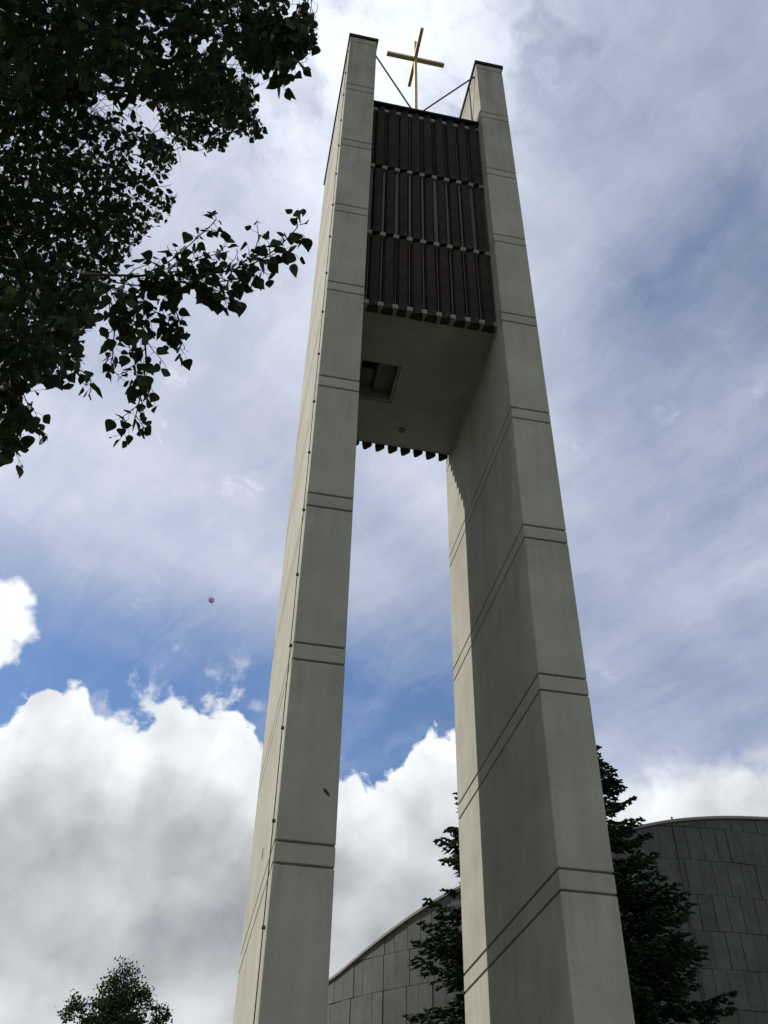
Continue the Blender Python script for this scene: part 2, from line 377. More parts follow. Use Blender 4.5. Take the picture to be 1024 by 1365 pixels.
# ------------------------------------------------------------------ tower
W_, G_, DEP = .6526, 2.4845, 3.996
HX = G_ / 2
TOPZ = 25.80
tower = tag(empty('bell_tower', (0, DEP / 2, 0)),
            'tall pale concrete bell tower of two slab piers with a dark louvred chamber between them', 'bell tower')
GZ, GP, GB, GH, GD = 5.789, 2.5, .240, .026, .022      # lowest seen groove, pitch, band, groove height, depth
lines = []
for k in range(-2, 8): lines += [GZ + GP * k - GB, GZ + GP * k]
lines.append(25.52)
lines.sort()
for side in (-1, 1):
    x0, x1 = (-HX - W_, -HX) if side < 0 else (HX, HX + W_)
    pier = link('pier', box_me('pier_core', x0 + GD, x1 - GD, GD, DEP - GD, .036, TOPZ - .03), M['groove'], tower)
    zs = [.036] + lines + [TOPZ]
    for i in range(len(zs) - 1):
        za = zs[i] + (GH / 2 if i > 0 else 0); zb = zs[i + 1] - (GH / 2 if i < len(zs) - 2 else 0)
        link('concrete_panel', box_me('concrete_panel', x0, x1, 0, DEP, za, zb, bev=.008), M['concrete'], pier)
    bm = bmesh.new(); box(bm, x0 - .034, x1 + .034, -.034, DEP + .034, TOPZ - .05, TOPZ + .075, bev=.006)
    link('coping', bm_mesh(bm, 'coping'), M['flash'], pier)
    if side < 0:
        # lightning conductor clipped down the outer face
        xs = x0 - .022
        bm = bmesh.new()
        tube(bm, [(xs, .165 + .012 * math.sin(z * 2.1), z) for z in np.arange(.3, 25.6, .45)], .0075, 6)
        cab = link('cable', bm_mesh(bm, 'cable', True), M['cable'], tower)
        cm = None
        for z in np.arange(1.55, 25.6, 1.13):
            if cm is None: cm = box_me('cable_clip', -.016, .0215, -.017, .017, -.017, .017, bev=.004); cm.materials.append(M['cable'])
            o = bpy.data.objects.new('cable_clip', cm); COL.objects.link(o); o.parent = cab
            o.location = (xs, .165 + .012 * math.sin(z * 2.1), z)
        # two rusty spalls in the concrete
        def spall(name, verts, axis):
            bm = bmesh.new(); vs = [bm.verts.new(v) for v in verts]; f = bm.faces.new(vs)
            e = bmesh.ops.extrude_face_region(bm, geom=[f])
            for v in [q for q in e['geom'] if isinstance(q, bmesh.types.BMVert)]: v.co += Vector(axis)
            bmesh.ops.recalc_face_normals(bm, faces=bm.faces[:])
            return link('spall', bm_mesh(bm, 'spall'), M['rust'], pier)
        random.seed(5)
        c0 = np.array([-1.379, 6.383]); vs = []
        for k in range(14):
            a = 2 * PI * k / 14; rx, rz = .050 * (1 + random.uniform(-.2, .2)), .015 * (1 + random.uniform(-.3, .3))
            dx, dz = rx * math.cos(a), rz * math.sin(a); ca, sa = math.cos(rad(-44)), math.sin(rad(-44))
            vs.append((c0[0] + dx * ca - dz * sa, -.005, c0[1] + (dx * sa + dz * ca) * 1.25))
        spall('spall', vs, (0, .03, 0))
        vs = []
        for k in range(10):
            a = 2 * PI * k / 10; vs.append((x0 - .004, 1.62 + .05 * math.cos(a) * random.uniform(.7, 1.2), 6.27 + .075 * math.sin(a) * random.uniform(.8, 1.2)))
        spall('spall', vs, (.03, 0, 0))

# bell chamber: box with a hatch in its soffit
CY0, CY1, CZ0, CZ1 = .42, 3.70, 15.77, 23.08
hx0, hx1, hy0, hy1 = -1.02, -.225, 1.58, 2.56
bm = bmesh.new(); e = .001
X0, X1 = -HX - .01, HX + .01
box(bm, X0, hx0, CY0, CY1, CZ0, CZ0 + .55); box(bm, hx1, X1, CY0, CY1, CZ0, CZ0 + .55)
box(bm, hx0, hx1, CY0, hy0, CZ0, CZ0 + .55); box(bm, hx0, hx1, hy1, CY1, CZ0, CZ0 + .55)
chamber = link('bell_chamber', bm_mesh(bm, 'bell_chamber_floor'), M['soffit'], tower)
bm = bmesh.new()
box(bm, X0, X1, CY0 + .01, CY0 + .15, CZ0 + .551, CZ1); box(bm, X0, X1, CY1 - .15, CY1 - .01, CZ0 + .551, CZ1)
box(bm, X0, X1, CY0 + .151, CY1 - .151, CZ1 - .2, CZ1)
link('chamber_wall', bm_mesh(bm, 'chamber_wall'), M['backing'], chamber)
bm = bmesh.new(); box(bm, X0, X1, .185, CY1 + .24, CZ1 + .002, CZ1 + .075, bev=.01)
link('roof_fascia', bm_mesh(bm, 'roof_fascia'), M['flash'], chamber)
# hatch: frame lip, closed leaf, open dark half
bm = bmesh.new()
box(bm, hx0 + .002, hx1 - .002, hy0 + .002, hy0 + .05, CZ0 + .03, CZ0 + .10); box(bm, hx0 + .002, hx1 - .002, hy1 - .05, hy1 - .002, CZ0 + .03, CZ0 + .10)
box(bm, hx1 - .05, hx1 - .002, hy0 + .052, hy1 - .052, CZ0 + .03, CZ0 + .10); box(bm, hx0 + .002, hx0 + .05, hy0 + .052, hy1 - .052, CZ0 + .03, CZ0 + .10)
hatch = link('hatch_frame', bm_mesh(bm, 'hatch_frame'), M['soffit'], chamber)
link('hatch_leaf', box_me('hatch_leaf', -.62, hx1 - .004, hy0 + .004, hy1 - .004, CZ0 + .24, CZ0 + .28), M['backing'], hatch)
link('hatch_leaf', box_me('hatch_leaf', hx0 + .004, -.63, hy0 + .5, hy1 - .004, CZ0 + .36, CZ0 + .40), M['backing'], hatch)
bm = bmesh.new(); tube(bm, [(-.63, hy0 + .1, CZ0 + .30), (-.63, hy1 - .1, CZ0 + .30)], .018, 8)
link('hatch_bar', bm_mesh(bm, 'hatch_bar'), M['strut'], hatch)
bm = bmesh.new(); tube(bm, [(.13, 3.2, CZ0 - .03), (.13, 3.2, CZ0 + .01)], [.06, .07], 16)
link('soffit_fitting', bm_mesh(bm, 'soffit_fitting', False), M['lamp'], chamber)

# louvre blades, front and back, three rows
SP = .2655
def blade_me(h, face, name):
    """folded sheet blade, plan section; outward is -y"""
    poly = [(-.095, 0), (.105, 0), (.112, -face * .55), (.070, -face), (-.060, -face * .80), (-.100, -face * .35)]
    bm = bmesh.new(); prism(bm, poly, 0, h); return bm_mesh(bm, name)
random.seed(11)
rows = [(15.69, 17.90, .18, 1.03, .020), (18.02, 20.37, .18, .94, .062), (20.50, 23.06, .19, 1.07, .012)]
nb = 10
brF = box_me('bracket', -.054, .054, -.165, .03, -.058, .058, bev=.006); brF.materials.append(M['bracket'])
for r, (z0, z1, face, wsc, sw) in enumerate(rows):
    meF = blade_me(z1 - z0, face, 'louvre_blade'); meF.materials.append(M['louvre'])
    bm = bmesh.new(); prism(bm, [(.085, 0), (-.115, 0), (-.095, -.045), (0, -.145), (.045, -.135)], 0, z1 - z0)
    meB = bm_mesh(bm, 'louvre_blade'); meB.materials.append(M['louvre'])
    stF = box_me('louvre_lit_edge', -sw / 2, sw / 2, -.135, -.02, .02, z1 - z0 - .02); stF.materials.append(M['strip'])  # added bars whose paler colour stands in for sky-lit blade edges
    for fb in (0, 1):
        yw = CY0 if fb == 0 else CY1; rot = 0 if fb == 0 else PI
        for i in range(nb):
            xc = HX - .02 - SP * (i + .5)
            if xc - .1 < -HX: continue
            o = bpy.data.objects.new('louvre_blade', meF if fb == 0 else meB); COL.objects.link(o); o.parent = chamber
            o.location = (xc, yw + (.005 if fb == 0 else -.005), z0 + random.uniform(-.01, .01))
            o.rotation_euler = (0, 0, rot + random.uniform(-.05, .05)); o.scale = (wsc * random.uniform(.96, 1.03), 1, 1)
        for i in range(nb + 1):
            xc = HX - .02 - SP * i
            if i == 0: xc -= .033
            if xc - .05 < -HX: continue
            if fb == 0:
                o = bpy.data.objects.new('louvre_lit_edge', stF); COL.objects.link(o); o.parent = chamber; o.location = (xc + .004 + random.uniform(-.008, .008), yw + random.uniform(0, .03), z0); o.scale = (random.uniform(.55, 1.25), 1, 1)
            if fb == 1: continue
            for zz in ([z0 + .06] if r == 0 else [z0 - .062] if r == 1 else [z0 - .062, z1 - .15]):
                o = bpy.data.objects.new('bracket', brF); COL.objects.link(o); o.parent = chamber
                o.location = (xc, yw, zz); o.rotation_euler = (0, 0, rot)

# ------------------------------------------------------------------ gilded cross with its stays
CX, CYc = 0.0, 1.2
cross = tag(empty('cross', (CX, CYc, 23.17)), 'gilded cross with two crossed horizontal bars braced above the dark louvred chamber', 'cross')
AH = .062
link('post', box_me('post', CX - .038, CX + .038, CYc - .038, CYc + .038, 23.166, 29.15, bev=.006), M['gold'], cross)
bmA = box_me('cross_bar', CX - .79, CX + .79, CYc - .055, CYc + .055, 28.035, 28.125, bev=.006); link('cross_bar', bmA, M['gold'], cross)
link('cross_bar', box_me('cross_bar', CX - .045, CX + .045, CYc - .79, CYc + .79, 28.133, 28.223, bev=.006), M['gold'], cross)
for s in (-1, 1):
    bm = bmesh.new(); tube(bm, [(s * (HX + .002), .17, 25.42), (s * .045, CYc - .03, 24.95)], .021, 8)
    st_ = link('stay_rod', bm_mesh(bm, 'stay_rod', True), M['strut'], cross)
    link('fixing_plate', box_me('fixing_plate', s * HX - .012, s * HX + .012, .12, .22, 25.36, 25.48, bev=.003), M['strut'], st_)
    bm = bmesh.new(); tube(bm, [(s * (HX + .002), 2.23, 25.42), (s * .045, CYc + .03, 24.95)], .017, 8)
    link('stay_rod', bm_mesh(bm, 'stay_rod', True), M['strut'], cross)

# ------------------------------------------------------------------ church drum
CC = np.array([CAM[0] + .85 * 22, CAM[1] + .85 * 54]); CR = .85 * 18
church = tag(empty('church', (CC[0], CC[1], 0)), 'dark grey slate clad round church with a sloping curved roof edge behind the spruces', 'church')
def on_drum(u, v):
    d = ray(u, v); h = math.hypot(d[0], d[1]); e_ = d[:2] / h; rel = CC - CAM[:2]
    b_ = e_ @ rel; t = b_ - math.sqrt(max(b_ * b_ - rel @ rel + CR * CR, 0))
    P = CAM[:2] + e_ * t; return math.atan2(P[1] - CC[1], P[0] - CC[0]), CAM[2] + t * d[2] / h
rim = sorted(on_drum(u, v) for u, v in ((440, 1311), (470, 1283), (500, 1258), (530, 1235), (560, 1214), (610, 1184), (853, 1102.5), (892, 1094.5), (959, 1090), (1024, 1092)))
ra = np.array([a for a, z in rim]); rz = np.array([z for a, z in rim])
def rimz(a):
    a = (a - ra[0] + PI) % (2 * PI) - PI + ra[0]
    if a < ra[0]: return rz[0] + (a - ra[0]) * (rz[1] - rz[0]) / (ra[1] - ra[0]) * .0 
    if a > ra[-1]:
        sl = (rz[-1] - rz[-3]) / (ra[-1] - ra[-3]); return max(rz[-1] + sl * (a - ra[-1]), 8.0)
    return float(np.interp(a, ra, rz))
# smooth the rim
aa = np.linspace(ra[0] - .5, ra[-1] + .5, 240); zz_ = np.array([rimz(a) for a in aa])
ker = np.hanning(25); ker /= ker.sum(); zs_ = np.convolve(np.pad(zz_, 12, mode='edge'), ker, 'valid')
def rimz_s(a):
    a = (a - aa[0]) % (2 * PI) + aa[0]
    if a > aa[-1]:   # back of the drum: blend from one end to the other
        t = (a - aa[-1]) / (2 * PI - (aa[-1] - aa[0])); return float(zs_[-1] * (1 - t) + zs_[0] * t)
    return float(np.interp(a, aa, zs_))
NSEG = 180
V = []; Fc = []
for k in range(NSEG):
    a = 2 * PI * k / NSEG; r = CR - .045
    V += [(CC[0] + r * math.cos(a), CC[1] + r * math.sin(a), 0), (CC[0] + r * math.cos(a), CC[1] + r * math.sin(a), rimz_s(a) - .05)]
for k in range(NSEG):
    j = (k + 1) % NSEG; Fc.append((2 * k, 2 * j, 2 * j + 1, 2 * k + 1))
V.append((CC[0], CC[1], 13.0)); cidx = len(V) - 1
wall_ = link('wall', raw_mesh('church_wall', V, Fc), M['joint'], church)
RV = []; RF = []
for k in range(NSEG):
    a = 2 * PI * k / NSEG; RV.append((CC[0] + (CR - .2) * math.cos(a), CC[1] + (CR - .2) * math.sin(a), rimz_s(a) - .1))
RV.append((CC[0], CC[1], 13.5))
for k in range(NSEG): RF.append((k, (k + 1) % NSEG, NSEG))
link('roof', raw_mesh('church_roof', RV, RF), M['slate'], church)
# coping strip round the rim
V = []; Fc = []
sect = [(.05, -.05), (.07, -.045), (.07, .05), (-.18, .05), (-.18, -.11)]
for k in range(NSEG * 2):
    a = 2 * PI * k / (NSEG * 2); z = rimz_s(a)
    for dr, dz_ in sect: V.append((CC[0] + (CR + dr) * math.cos(a), CC[1] + (CR + dr) * math.sin(a), z + dz_))
ns = len(sect)
for k in range(NSEG * 2):
    j = (k + 1) % (NSEG * 2)
    for q in range(ns): Fc.append((k * ns + q, j * ns + q, j * ns + (q + 1) % ns, k * ns + (q + 1) % ns))
link('coping', raw_mesh('church_coping', V, Fc), M['coping'], church)
# slate panels, each cut by the rim
random.seed(21)
rowsz = [15.17 - 1.2 * k for k in range(-3, 6)][::-1]
def slab(a0, a1, z0, zt0, zt1, proud):
    P = []
    for r in (CR - .045, CR + proud):
        P += [(CC[0] + r * math.cos(a0), CC[1] + r * math.sin(a0), z0), (CC[0] + r * math.cos(a1), CC[1] + r * math.sin(a1), z0),
              (CC[0] + r * math.cos(a1), CC[1] + r * math.sin(a1), zt1), (CC[0] + r * math.cos(a0), CC[1] + r * math.sin(a0), zt0)]
    Fq = [(0, 3, 2, 1), (4, 5, 6, 7), (0, 1, 5, 4), (1, 2, 6, 5), (2, 3, 7, 6), (3, 0, 4, 7)]
    return P, Fq
VIS0, VIS1 = ra[0] - .05, ra[-1] + .04
npan = 0; restV = []; restF = []
def put_panel(a0, a1, z0, z1, visible):
    global npan
    g_ = .009 / CR * random.uniform(.6, 1.6); zr0, zr1 = rimz_s(a0) - .07, rimz_s(a1) - .07
    zt0, zt1 = min(z1, zr0), min(z1, zr1)
    if max(zt0, zt1) < z0 + .06: return
    zt0 = max(zt0, z0 + .02); zt1 = max(zt1, z0 + .02)
    P, Fq = slab(a0 + g_, a1 - g_, z0 + .012, zt0 - .004, zt1 - .004, random.uniform(-.012, .014))
    if visible and npan < 300:
        link('slate_panel', raw_mesh('slate_panel', P, Fq), M['slate'], wall_); npan += 1
    else:
        b0 = len(restV); restV.extend(P); restF.extend([tuple(b0 + i for i in f) for f in Fq])
for ri in range(len(rowsz) - 1):
    z0, z1 = rowsz[ri], rowsz[ri + 1]; a = VIS0 + random.uniform(-.02, .0)
    while a < VIS1:
        w_ = random.choice((.44, .48, .52, .56)) / CR; put_panel(a, a + w_, z0, z1, True); a += w_
    a_end = VIS0 + 2 * PI
    while a < a_end - .05:
        w_ = .9 / CR; put_panel(a, min(a + w_, a_end - .02), z0, z1, False); a += w_
lowz = [.02 + k * 1.14 for k in range(9)]
for ri in range(8):
    a = VIS0
    while a < VIS0 + 2 * PI - .03: put_panel(a, a + .06, lowz[ri], lowz[ri + 1], False); a += .06
tag(link('slate_cladding', raw_mesh('slate_cladding', restV, restF), M['slate'], wall_), kind='stuff')
# conductor cable up the wall to the rim
ang, _ = on_drum(897, 1098)
bm = bmesh.new(); tube(bm, [(CC[0] + (CR + .03) * math.cos(ang), CC[1] + (CR + .03) * math.sin(ang), z) for z in (0.1, 6, 12, rimz_s(ang) - .12)], .03, 6)
link('cable', bm_mesh(bm, 'church_cable'), M['cable'], church)
bm = bmesh.new(); tube(bm, [(CC[0] + (CR) * math.cos(ang), CC[1] + (CR) * math.sin(ang), rimz_s(ang) + .04), (CC[0] + CR * math.cos(ang), CC[1] + CR * math.sin(ang), rimz_s(ang) + .16)], .035, 6)
link('rim_fitting', bm_mesh(bm, 'rim_fitting'), M['cable'], church)

# ------------------------------------------------------------------ vegetation helpers
def rotz(P, a):
    c_, s_ = math.cos(a), math.sin(a); return np.stack([P[:, 0] * c_ - P[:, 1] * s_, P[:, 0] * s_ + P[:, 1] * c_, P[:, 2]], 1)
def spindles(A, B, r, rng):
    """jagged thin shoots from A to B (n,3): three-sided spindles with a fat middle"""
    n = len(A); d = B - A; L = np.linalg.norm(d, axis=1, keepdims=True); d = d / np.maximum(L, 1e-6)
    ref = np.where(np.abs(d[:, 2:3]) > .9, np.array([[1., 0, 0]]), np.array([[0, 0, 1.]]))
    a = np.cross(d, ref); a /= np.linalg.norm(a, axis=1, keepdims=True); b = np.cross(d, a)
    ph = rng.uniform(0, 2 * PI, (n, 1)); V = np.zeros((n, 5, 3)); V[:, 0] = A; V[:, 4] = B
    for k in range(3):
        t = ph + 2 * PI * k / 3; V[:, 1 + k] = A + d * L * rng.uniform(.35, .6, (n, 1)) + (a * np.cos(t) + b * np.sin(t)) * r[:, None] * rng.uniform(.7, 1.3, (n, 1))
    base = (np.arange(n) * 5)[:, None, None]
    Fq = np.array([(0, 2, 1), (0, 3, 2), (0, 1, 3), (1, 2, 4), (2, 3, 4), (3, 1, 4)])[None] + base
    return V.reshape(-1, 3), Fq.reshape(-1, 3)
def spruce(name, x, y, H, Rb, seed, label, gaps=0.0, zmin=.5):
    rng = np.random.default_rng(seed); root = empty(name, (x, y, 0)); tag(root, label, 'spruce tree', 'spruces between the tower and the church')
    bm = bmesh.new(); zz = np.linspace(0, H * .985, 14)
    tube(bm, [(x + .03 * math.sin(z * 1.3), y + .03 * math.cos(z), z) for z in zz], [max(.012, .17 * (1 - z / H)) for z in zz], 9)
    A = []; B = []; R = []
    z = zmin
    while z < H - .12:
        fr = 1 - z / H; Lm = Rb * fr ** .82 + .05
        for k in range(int(5 + 3 * fr)):
            az = rng.uniform(0, 2 * PI); L = Lm * rng.uniform(.72, 1.12)
            if rng.random() < gaps * (1 - fr): continue
            zb = z + rng.uniform(-.12, .12); droop = rng.uniform(.18, .34) * (fr + .25); lift = rng.uniform(.12, .30)
            n = max(5, int(L / .085)); t = np.linspace(0, 1, n + 1)
            px = t * L; pz = zb - droop * L * t + lift * L * t ** 2.6
            side = .05 * L * np.sin(t * rng.uniform(2, 5) + rng.uniform(0, 6))
            P = np.stack([px, side, pz], 1)
            tubeP = rotz(P[::max(1, n // 4)], az) + np.array([x, y, 0])
            if L > .35: tube(bm, [tuple(q) for q in tubeP], [max(.006, .026 * L / max(Rb, 1) * (1 - i / len(tubeP))) for i in range(len(tubeP))], 4, False)
            sA = [P[:-1]]; sB = [P[1:] + np.array([.05, 0, .012])]; sR = [np.full(n, .040)]
            for i in range(1, n + 1):
                if t[i] < .12: continue
                for sgn in (-1, 1):
                    ls = min(.52, .40 * L * (1 - t[i] * .82) + .07) * rng.uniform(.6, 1.15)
                    an = rad(rng.uniform(38, 62)); tip = P[i] + np.array([math.cos(an) * ls, sgn * math.sin(an) * ls, -ls * rng.uniform(.05, .55)])
                    m_ = max(1, int(ls / .13)); q = P[i] + (tip - P[i]) * np.linspace(0, 1, m_ + 1)[:, None]
                    q[:, 2] += .10 * ls * np.linspace(0, 1, m_ + 1) ** 2
                    sA.append(q[:-1]); sB.append(q[1:] + (q[1:] - q[:-1]) * .25); sR.append(np.full(m_, .036))
                    for j in range(1, m_ + 1):           # little side shoots
                        for s2 in (-1, 1):
                            l2 = rng.uniform(.05, .11); a2 = math.atan2(tip[1] - P[i][1], tip[0] - P[i][0]) + s2 * rng.uniform(.6, 1.0)
                            e2 = q[j] * .6 + q[j - 1] * .4
                            sA.append(e2[None]); sB.append((e2 + np.array([math.cos(a2) * l2, math.sin(a2) * l2, rng.uniform(-.05, .02)]))[None]); sR.append(np.array([.028]))
            sA = np.concatenate(sA); sB = np.concatenate(sB); sR = np.concatenate(sR)
            A.append(rotz(sA, az) + np.array([x, y, 0])); B.append(rotz(sB, az) + np.array([x, y, 0])); R.append(sR)
        z += rng.uniform(.14, .23) * (1.0 if fr > .25 else .8)
    # leader
    zt = np.linspace(H - .5, H, 6); A.append(np.stack([np.full(5, x), np.full(5, y), zt[:-1]], 1)); B.append(np.stack([np.full(5, x), np.full(5, y), zt[1:] + .05], 1)); R.append(np.full(5, .03))
    V, Fq = spindles(np.concatenate(A), np.concatenate(B), np.concatenate(R), rng)
    link('trunk', bm_mesh(bm, 'spruce_trunk', True), M['twig'], root)
    link('crown', raw_mesh('spruce_crown', V, Fq), M['needle'], root)
    return root
def ground_at(azd, dist): return CAM[0] + dist * math.sin(rad(azd)), CAM[1] + dist * math.cos(rad(azd))
x, y = ground_at(24.0, 19.5); spruce('spruce_tree', x, y, 11.9, 3.5, 3, 'dense dark spruce tree against the round church, right beside the shaded outer pier', 0.0)
x, y = ground_at(17.6, 18.0); spruce('spruce_tree', x, y, 11.5, 3.0, 8, 'sparser spruce tree with open upturned branch tips seen through the gap between the piers', .25)

# leaf blades
def leaf_variants():
    out_ = []
    outl = [(0, 0), (.20, .02), (.42, .14), (.50, .32), (.43, .52), (.28, .72), (.12, .90), (0, 1.06)]
    for fold, curl, wid in ((.18, .10, 1.0), (.05, .22, .9), (.35, -.06, .95), (.12, .34, 1.08)):
        P = [(0, y_, -curl * y_ * y_) for _, y_ in ((0, 0), (0, .32), (0, .72), (0, 1.06))]
        L_ = [(-a * wid, b, fold * a - curl * b * b + .02 * math.sin(b * 9)) for a, b in outl[1:-1]]
        R_ = [(a * wid, b, fold * a - curl * b * b + .02 * math.sin(b * 8 + 1)) for a, b in outl[1:-1]]
        V = P + L_ + R_
        Fq = []
        for o_, flip in ((4, 0), (10, 1)):
            loop = [(0, o_, o_ + 1), (0, o_ + 1, o_ + 2), (0, o_ + 2, 1), (1, o_ + 2, o_ + 3), (1, o_ + 3, o_ + 4), (1, o_ + 4, 2), (2, o_ + 4, o_ + 5), (2, o_ + 5, 3)]
            Fq += [t[::-1] if flip else t for t in loop]
        out_.append((np.array(V), np.array(Fq)))
    return out_
LV = leaf_variants()
def simple_leaf():
    V = np.array([(0, 0, 0), (-.42, .3, .06), (-.22, .72, -.02), (0, 1.0, -.1), (.22, .72, -.02), (.42, .3, .06), (0, .45, -.03)])
    return V, np.array([(0, 6, 1), (1, 6, 2), (2, 6, 3), (3, 6, 4), (4, 6, 5), (5, 6, 0)])
def basis(yv, nv):
    yv = yv / np.linalg.norm(yv); xv = np.cross(yv, nv); xv = xv / max(np.linalg.norm(xv), 1e-6); return xv, yv, np.cross(xv, yv)

# ------------------------------------------------------------------ broad-leaved tree overhead at the left
rng = np.random.default_rng(77); random.seed(77)
TX, TY = ground_at(-52, 5.6)
near = tag(empty('broadleaf_tree', (TX, TY, 0)), 'broad-leaved tree with dark backlit foliage hanging down into the sky beside the tower', 'tree')
bmT = bmesh.new()
tube(bmT, [(TX, TY, 0), (TX + .05, TY, .6), (TX + .02, TY + .05, 2.5), (TX + .10, TY + .02, 5), (TX + .05, TY + .12, 8), (TX + .1, TY + .1, 11), (TX, TY, 13.5)], [.30, .23, .20, .17, .12, .07, .02], 14)
link('trunk', bm_mesh(bmT, 'tree_trunk', True), M['bark'], near)
bmB = bmesh.new()       # limbs and twigs
leaves = []             # (pos, xv, yv, zv, size, variant)
def smooth_curve(P, n):
    P = np.array(P, float); d = np.r_[0, np.cumsum(np.linalg.norm(np.diff(P, axis=0), axis=1))]; t = np.linspace(0, d[-1], n)
    Q = np.stack([np.interp(t, d, P[:, k]) for k in range(3)], 1)
    for _ in range(2): Q[1:-1] = (Q[:-2] + 2 * Q[1:-1] + Q[2:]) / 4
    return Q
def add_leaf(base, outward, size, pet=.035, mask=None):
    """petiole from base, blade hanging from its end"""
    o_ = outward / max(np.linalg.norm(outward), 1e-6)
    pe = base + (o_ * .8 + np.array([0, 0, -.25]) + rng.normal(0, .3, 3)) * pet * rng.uniform(.7, 1.5)
    yv = o_ * rng.uniform(.1, .9) + np.array([0, 0, -rng.uniform(.25, 1.0)]) + rng.normal(0, .38, 3)
    cen = pe + yv / np.linalg.norm(yv) * size * .5
    if mask is not None and not mask(cen): return False
    toc = CAM - cen; toc /= np.linalg.norm(toc)
    nv = np.array([0, 0, 1.0]) * rng.uniform(.2, 1.1) + toc * rng.uniform(-.9, .9) + rng.normal(0, .65, 3)
    xv, yv, zv = basis(yv, nv)
    leaves.append((pe, xv, yv, zv, size * rng.uniform(.55, 1.2), int(rng.integers(0, 4))))
    tube(bmB, [tuple(base), tuple(pe)], [.0016, .0011], 3, False)
    return True
def twig(P0, direction, length, nleaf, size, mask=None, r0=.004):
    d = direction / np.linalg.norm(direction); n = 6; Q = [P0]; cur = d.copy()
    for i in range(n):
        cur = cur + rng.normal(0, .13, 3) + np.array([0, 0, -.05]); cur /= np.linalg.norm(cur); Q.append(Q[-1] + cur * length / n)
    Q = np.array(Q); used = 0; tl = []
    for i in range(nleaf):
        t = (i + .6) / nleaf * n; k = min(int(t), n - 1); b_ = Q[k] + (Q[k + 1] - Q[k]) * (t - k)
        side = np.cross(cur, np.array([0, 0, 1.0])); side = side / max(np.linalg.norm(side), 1e-5) * (1 if i % 2 else -1)
        if add_leaf(b_, side + cur * .5 + rng.normal(0, .25, 3), size, mask=mask): used = k + 1
    if add_leaf(Q[-1], cur, size, mask=mask): used = n
    if used > 0: tube(bmB, [tuple(q) for q in Q[:used + 1]], list(np.linspace(r0, .0016, used + 1)), 4, False)
def spray(pxs, dists, r0, step, tl, nleaf, size, spread=1.0, mask=None, start=.15):
    P = smooth_curve([at(u, v, d) for (u, v), d in zip(pxs, dists)], 26)
    tube(bmB, [tuple(q) for q in P], list(np.linspace(r0, .003, len(P))), 6, False)
    seg = np.linalg.norm(np.diff(P, axis=0), axis=1).sum(); n = max(3, int(seg / step))
    for i in range(n + 1):
        t = start + (1 - start) * i / n; f = t * (len(P) - 1); k = min(int(f), len(P) - 2); b_ = P[k] + (P[k + 1] - P[k]) * (f - k)
        ax = P[k + 1] - P[k]; ax /= np.linalg.norm(ax)
        sd = np.cross(ax, np.array([0, 0, 1.0])); sd /= max(np.linalg.norm(sd), 1e-5)
        dirn = ax * rng.uniform(.5, 1.0) + sd * (1 if i % 2 else -1) * rng.uniform(.3, .9) * spread + np.array([0, 0, rng.uniform(-.45, .25)])
        twig(b_, dirn, tl * rng.uniform(.55, 1.2) * (1 - .45 * t), nleaf, size, mask)
    return P

def inpoly(poly):
    P = np.array(poly, float)
    def f(u, v):
        x1, y1 = P[:, 0], P[:, 1]; x2, y2 = np.roll(x1, -1), np.roll(y1, -1)
        c_ = ((y1 > v) != (y2 > v)) & (u < (x2 - x1) * (v - y1) / (y2 - y1 + 1e-9) + x1); return c_.sum() % 2 == 1
    return f
# outline of the crown against the sky, as seen in the photograph
MAIN = inpoly([(-700, -700), (405, -700), (410, 0), (416, 21), (420, 46), (414, 66), (398, 82), (380, 95), (352, 96), (330, 98), (322, 84), (304, 86), (296, 96), (318, 104), (340, 108), (334, 124), (338, 147), (349, 168), (342, 190),
               (322, 180), (300, 193), (269, 204), (252, 199), (236, 187), (216, 174), (212, 158), (206, 145), (180, 141), (176, 157), (197, 176), (228, 197), (232, 216), (217, 239), (222, 252), (237, 259), (232, 272), (229, 287), (214, 300),
               (190, 318), (160, 352), (150, 380), (128, 398), (124, 432), (100, 450), (106, 480), (98, 503), (78, 518), (50, 508), (26, 528), (44, 560), (30, 580), (12, 606), (-40, 640), (-300, 700)])
HOLES = [inpoly(h) for h in ([(176, 146), (206, 150), (210, 172), (196, 174)], [(118, 128), (146, 122), (150, 150), (134, 158), (112, 150)], [(262, 58), (284, 50), (290, 66), (268, 74)], [(300, 62), (318, 58), (318, 88), (302, 88)])]
def main_mask(cen, tol=3):
    u, v, w = pix(cen)
    if w < 0: return False
    u += rng.normal(0, tol); v += rng.normal(0, tol)
    if not MAIN(u, v): return False
    for h in HOLES:
        if h(u, v) and rng.random() < .93: return False
    return True
# limbs from the trunk out into the crown
def limb(pts3, r0, r1=.012):
    P = smooth_curve(pts3, 18); tube(bmB, [tuple(q) for q in P], list(np.linspace(r0, r1, 18)), 8, False); return P
T = lambda z: np.array([TX + .05, TY + .06, z])
limb([T(4.6), at(-220, 330, 8.6), at(-40, 340, 8.8), at(70, 352, 8.2), at(120, 366, 6.7), at(140, 368, 6.0)], .040, .009)
limb([T(6.2), at(-100, 120, 8.6), at(60, 110, 8.8), at(200, 120, 9.2), at(300, 150, 9.6)], .07)
limb([T(6.8), at(-60, -60, 8.0), at(150, 0, 7.6), at(330, 30, 7.2)], .06)
limb([T(5.2), at(-160, 260, 8.2), at(0, 240, 8.6), at(140, 240, 9.0), at(200, 235, 9.2)], .06)
limb([T(4.6), at(-180, 430, 7.0), at(-40, 440, 6.6), at(60, 460, 6.4)], .05)
